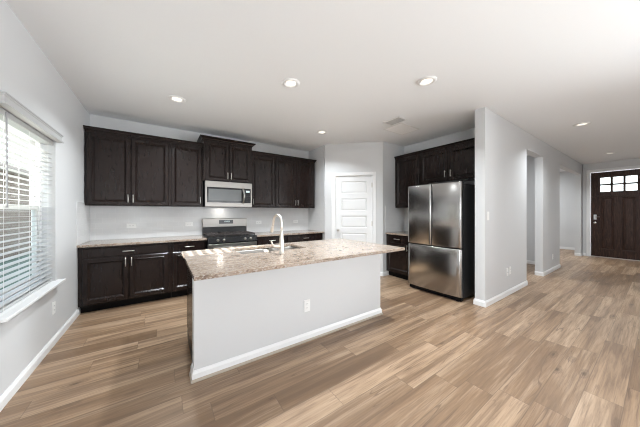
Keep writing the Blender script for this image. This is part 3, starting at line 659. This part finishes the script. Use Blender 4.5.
hl = bpy.data.lights.new('hood_lamp', 'AREA'); hl.shape = 'RECTANGLE'; hl.size = 0.10; hl.size_y = 0.04; hl.energy = 0.5; hl.color = (1, 0.94, 0.85)
ho = link(bpy.data.objects.new('hood_lamp', hl)); ho.parent = mwv; ho.location = (ww*0.38, wd-0.10, -0.006)
# ------------------------------------------------------------------ refrigerator
rf = thing('refrigerator', 'stainless French-door refrigerator with bottom freezer drawer in its alcove', 'refrigerator', (3.605, 2.565, 0), -90)
fw, fd = 0.905, 0.80
mesh_obj('body', bx((0.008, fw-0.008, 0.085, fd, 0.045, 1.775)), M['charcoal'], rf, bevel=0.006)
def bulge_door(name, x0, x1, z0, z1, bx0, bx1, dep=0.07, b=0.028):
    bm = bmesh.new(); n = 26; rows = []
    prof = []
    for k in range(n+1):
        t = k/n; x = x0+(x1-x0)*t
        s = (x-bx0)/(bx1-bx0)*2-1
        y = b*(abs(s)**3.0)
        e = min(x-x0, x1-x); rr = 0.012
        if e < rr: y += rr-math.sqrt(max(rr*rr-(rr-e)**2, 0))
        prof.append((x, y))
    zz = [(z0, 0.010), (z0+0.004, 0.003), (z0+0.012, 0.0), (z1-0.012, 0.0), (z1-0.004, 0.003), (z1, 0.010)]
    for z, o in zz: rows.append([bm.verts.new((x, y+o, z)) for x, y in prof])
    for a, c in zip(rows, rows[1:]):
        for k in range(n): bm.faces.new((a[k], a[k+1], c[k+1], c[k]))
    bk0 = [bm.verts.new((x, dep+0.01, z0)) for x in (x0, x1)]; bk1 = [bm.verts.new((x, dep+0.01, z1)) for x in (x0, x1)]
    bm.faces.new(rows[0]+[bk0[1], bk0[0]]); bm.faces.new(rows[-1][::-1]+[bk1[0], bk1[1]])
    bm.faces.new([r[0] for r in rows][::-1]+[bk0[0], bk1[0]]); bm.faces.new([r[-1] for r in rows]+[bk1[1], bk0[1]]); bm.faces.new((bk0[0], bk0[1], bk1[1], bk1[0]))
    o = mesh_obj(name, bm, M['steel'], rf)
    me = o.data; me.polygons.foreach_set('use_smooth', [len(p.vertices) == 4 for p in me.polygons]); return o
bulge_door('door', 0.004, 0.4505, 0.805, 1.80, 0.0, fw); bulge_door('door', 0.4545, fw-0.004, 0.805, 1.80, 0.0, fw)
bulge_door('freezer_drawer', 0.004, fw-0.004, 0.075, 0.79, 0.0, fw)
mesh_obj('kick_plate', bx((0.02, fw-0.02, 0.06, 0.12, 0.012, 0.068)), M['black'], rf)
for x in (0.06, fw-0.1):
    for y in (0.07, fd-0.08): mesh_obj('foot', bx((x, x+0.04, y, y+0.04, 0, 0.045)), M['black'], rf)
for x in (0.02, fw-0.12): mesh_obj('hinge_cover', bx((x, x+0.1, 0.085, 0.16, 1.775, 1.797)), M['charcoal'], rf, bevel=0.004)

# ------------------------------------------------------------------ window blind
bl = thing('window_blind', 'white faux-wood slat blind lowered over the kitchen window', 'blind', (XL, WY0, 0), 90)
pz, z_lo = 0.0447, WZ0+0.055
nsl = int((WZ1-0.075-z_lo)/pz)
ang = R(1)
sl0 = None
for k in range(nsl):
    z = z_lo+k*pz
    if sl0 is None:
        bm = bmesh.new(); m = 6; w = 0.050
        top = []; bot = []
        for i in range(m+1):
            u = i/m*2-1; yy = u*w/2*math.cos(ang); zz = 0.0022*(1-u*u)+u*w/2*math.sin(ang)
            top.append([bm.verts.new((x, yy, zz+0.0014)) for x in (0.012, WW-0.012)]); bot.append([bm.verts.new((x, yy, zz-0.0014)) for x in (0.012, WW-0.012)])
        for i in range(m):
            bm.faces.new((top[i][0], top[i][1], top[i+1][1], top[i+1][0])); bm.faces.new((bot[i][0], bot[i+1][0], bot[i+1][1], bot[i][1]))
        for i in (0, m): bm.faces.new((top[i][0], top[i][1], bot[i][1], bot[i][0]))
        for e in (0, 1): bm.faces.new([r[e] for r in top]+[r[e] for r in bot[::-1]])
        sl0 = s = mesh_obj('slat', bm, M['slat'], bl)
    else:
        s = sl0.copy(); C.objects.link(s); s.parent = bl
    s.location = (0, 0.042, z)
mesh_obj('bottom_rail', bx((0.012, WW-0.012, 0.018, 0.068, WZ0+0.014, WZ0+0.036)), M['slat'], bl, bevel=0.003)
mesh_obj('head_rail', bx((0.008, WW-0.008, 0.012, 0.075, WZ1-0.05, WZ1-0.004)), M['slat'], bl)
bm = bmesh.new()
loops(bm, -0.008, WW+0.012, -0.042, -0.001, [(0.012, 2.066), (0.014, 2.070), (0.014, 2.080), (0.002, 2.084), (0.0, 2.086), (0.0, 2.122), (0.004, 2.126), (0.004, 2.134), (0.010, 2.138), (0.010, 2.146)])
mesh_obj('valance', bm, M['slat'], bl)
for x in (0.14, WW/2, WW-0.14):
    bm = bmesh.new()
    for y in (0.014, 0.070): tube(bm, [(x, y, WZ0+0.02), (x, y, WZ1-0.03)], 0.0012, 5)
    mesh_obj('ladder_cord', bm, M['cord'], bl)
bm = bmesh.new(); tube(bm, [(0.155, 0.006, WZ1-0.02), (0.155, 0.004, 1.42), (0.155, 0.004, 1.375)], [0.005, 0.0055, 0.007], 8); mesh_obj('tilt_wand', bm, M['wand'], bl)

# ------------------------------------------------------------------ recessed lights, vents
def can_light(x, y, label, e):
    t = thing('recessed_light', label, 'ceiling light', (x, y, CEIL), 0, 'recessed ceiling lights')
    bm = bmesh.new(); lathe(bm, [(0.058, -0.001), (0.060, -0.004), (0.072, -0.014), (0.080, -0.016), (0.100, -0.006), (0.102, -0.001)], 32); mesh_obj('trim_ring', bm, M['trim'], t, smooth=True)
    bm = bmesh.new(); lathe(bm, [(0.057, -0.001), (0.057, -0.004), (0.05, -0.0055)], 28); mesh_obj('lens', bm, M['lens'], t)
    d = bpy.data.lights.new('lamp', 'AREA'); d.shape = 'DISK'; d.size = 0.11; d.energy = e; d.color = (0.90, 0.965, 1.0); d.spread = R(135)
    o = link(bpy.data.objects.new('lamp', d)); o.parent = t; o.location = (0, 0, -0.02)
    return t
can_light(0.155, 3.58, 'recessed ceiling light nearest the window, above the corner cabinets', 28)
can_light(1.223, 2.402, 'recessed ceiling light directly above the island', 31)
can_light(2.481, 1.50, 'large-looking recessed ceiling light in front of the refrigerator', 29)
can_light(2.446, 3.547, 'recessed ceiling light near the pantry door', 20)
can_light(5.856, 0.766, 'nearer recessed light on the hall ceiling', 22)
can_light(9.308, 0.746, 'recessed ceiling light just inside the front door', 22)
lamp('study_fill', 'AREA', (6.4, 3.2, CEIL-0.03), (0, 0, 0), 33, (0.93, 0.975, 1.0), 0.3)  # unseen light added to brighten the room behind the nearer opening
lamp('flex_fill', 'AREA', (10.4, 3.2, CEIL-0.03), (0, 0, 0), 60, (0.93, 0.975, 1.0), 0.3)  # likewise added, unseen, for the room behind the farther opening
vt = thing('air_vent', 'small white louvred air vent in the kitchen ceiling', 'vent', (3.02, 2.29, CEIL), 0)
mesh_obj('frame', bx((0, 0.22, 0, 0.022, -0.012, -0.001), (0, 0.22, 0.288, 0.31, -0.012, -0.001), (0, 0.022, 0.022, 0.288, -0.012, -0.001), (0.198, 0.22, 0.022, 0.288, -0.012, -0.001)), M['trim'], vt, bevel=0.003)
mesh_obj('duct', bx((0.022, 0.198, 0.022, 0.288, -0.003, -0.001)), M['slot'], vt)
bm = bmesh.new()
for k in range(8):
    x = 0.030+k*0.021
    v = [bm.verts.new(p) for p in ((x, 0.022, -0.004), (x+0.015, 0.022, -0.014), (x+0.016, 0.022, -0.013), (x+0.001, 0.022, -0.003), (x, 0.288, -0.004), (x+0.015, 0.288, -0.014), (x+0.016, 0.288, -0.013), (x+0.001, 0.288, -0.003))]
    for f in ((0, 1, 2, 3), (4, 7, 6, 5), (0, 4, 5, 1), (1, 5, 6, 2), (2, 6, 7, 3), (3, 7, 4, 0)): bm.faces.new([v[i] for i in f])
mesh_obj('louvers', bm, simple('vent_grey', (0.5, 0.5, 0.5), 0.5).m, vt)
ap = thing('ceiling_panel', 'flat bright white square panel beside the ceiling air vent', 'panel', (3.27, 2.43, CEIL), 0)  # square panel in a brighter white than the ceiling around it
mesh_obj('panel', bx((0.02, 0.51, 0.02, 0.36, -0.008, -0.001)), M['vent_white'], ap)
mesh_obj('frame', bx((0, 0.53, 0, 0.02, -0.010, -0.001), (0, 0.53, 0.36, 0.38, -0.010, -0.001), (0, 0.02, 0.02, 0.36, -0.010, -0.001), (0.51, 0.53, 0.02, 0.36, -0.010, -0.001)), M['plastic'], ap, bevel=0.003)

# ------------------------------------------------------------------ outlets and switch
def outlet(loc, rz, label, horiz=False, kind='duplex', mat='plastic'):
    nm = 'light_switch' if kind == 'switch' else 'wall_outlet'
    t = thing(nm, label, 'switch' if kind == 'switch' else 'outlet', loc, rz, 'wall outlets and switches')
    a, b = (0.062, 0.037) if horiz else (0.037, 0.062)
    bm = bmesh.new(); rings_panel(bm, -a, a, -b, b, [(0, -0.003), (0.004, -0.006), (0.006, -0.006)], -0.0005); mesh_obj('cover_plate', bm, M[mat], t)
    if kind == 'switch':
        mesh_obj('rocker', bx((-0.016, 0.016, -0.0095, -0.005, -0.033, 0.033)), M[mat], t, bevel=0.002)
    elif kind == 'coax':
        bm = bmesh.new(); lathe(bm, [(0.008, 0.005), (0.008, 0.008), (0.005, 0.009), (0.005, 0.015)], 12, (0, 0, 0), 'y'); mesh_obj('connector', bm, M['nickel'], t)
    else:
        for s in (-0.021, 0.021):
            cx, cz = (s, 0) if horiz else (0, s)
            f = mesh_obj('receptacle', bx((cx-0.015, cx+0.015, -0.0085, -0.005, cz-0.015, cz+0.015)), M[mat], t, bevel=0.003)
            sl = [(-0.006, 0.0), (0.006, 0.0)]
            mesh_obj('slot', bx(*[(cx+u-0.0012, cx+u+0.0012, -0.0089, -0.0080, cz-0.004, cz+0.006) for u, _ in sl]), M['slot'], f)
    return t
yb = YB-0.010
outlet((-0.423, yb, 1.12), 0, 'white outlet on the tile below the corner upper cabinet', True)
outlet((0.398, yb, 1.122), 0, 'white outlet on the tile just left of the range', True)
outlet((1.702, yb, 1.121), 0, 'white outlet on the tile just right of the range', True)
outlet((2.598, yb, 1.122), 0, 'white outlet on the tile nearest the pantry, right of the faucet', True)
outlet((1.248, IY0, 0.365), 0, 'white outlet low on the front of the island')
outlet((XL, 3.46, 0.372), 90, 'white outlet low on the wall beneath the window corner')
outlet((4.72, HY0, 0.385), 0, 'white outlet low on the hall wall, right one of the near pair')
outlet((4.60, HY0, 0.375), 0, 'white cable jack plate low on the hall wall, left one of the near pair', False, 'coax')
outlet((7.36, HY0, 0.33), 0, 'outlet low on the wall between the two hall openings')
outlet((3.865, HY0, 1.288), 0, 'white light switch on the hall wall near its free end', False, 'switch')
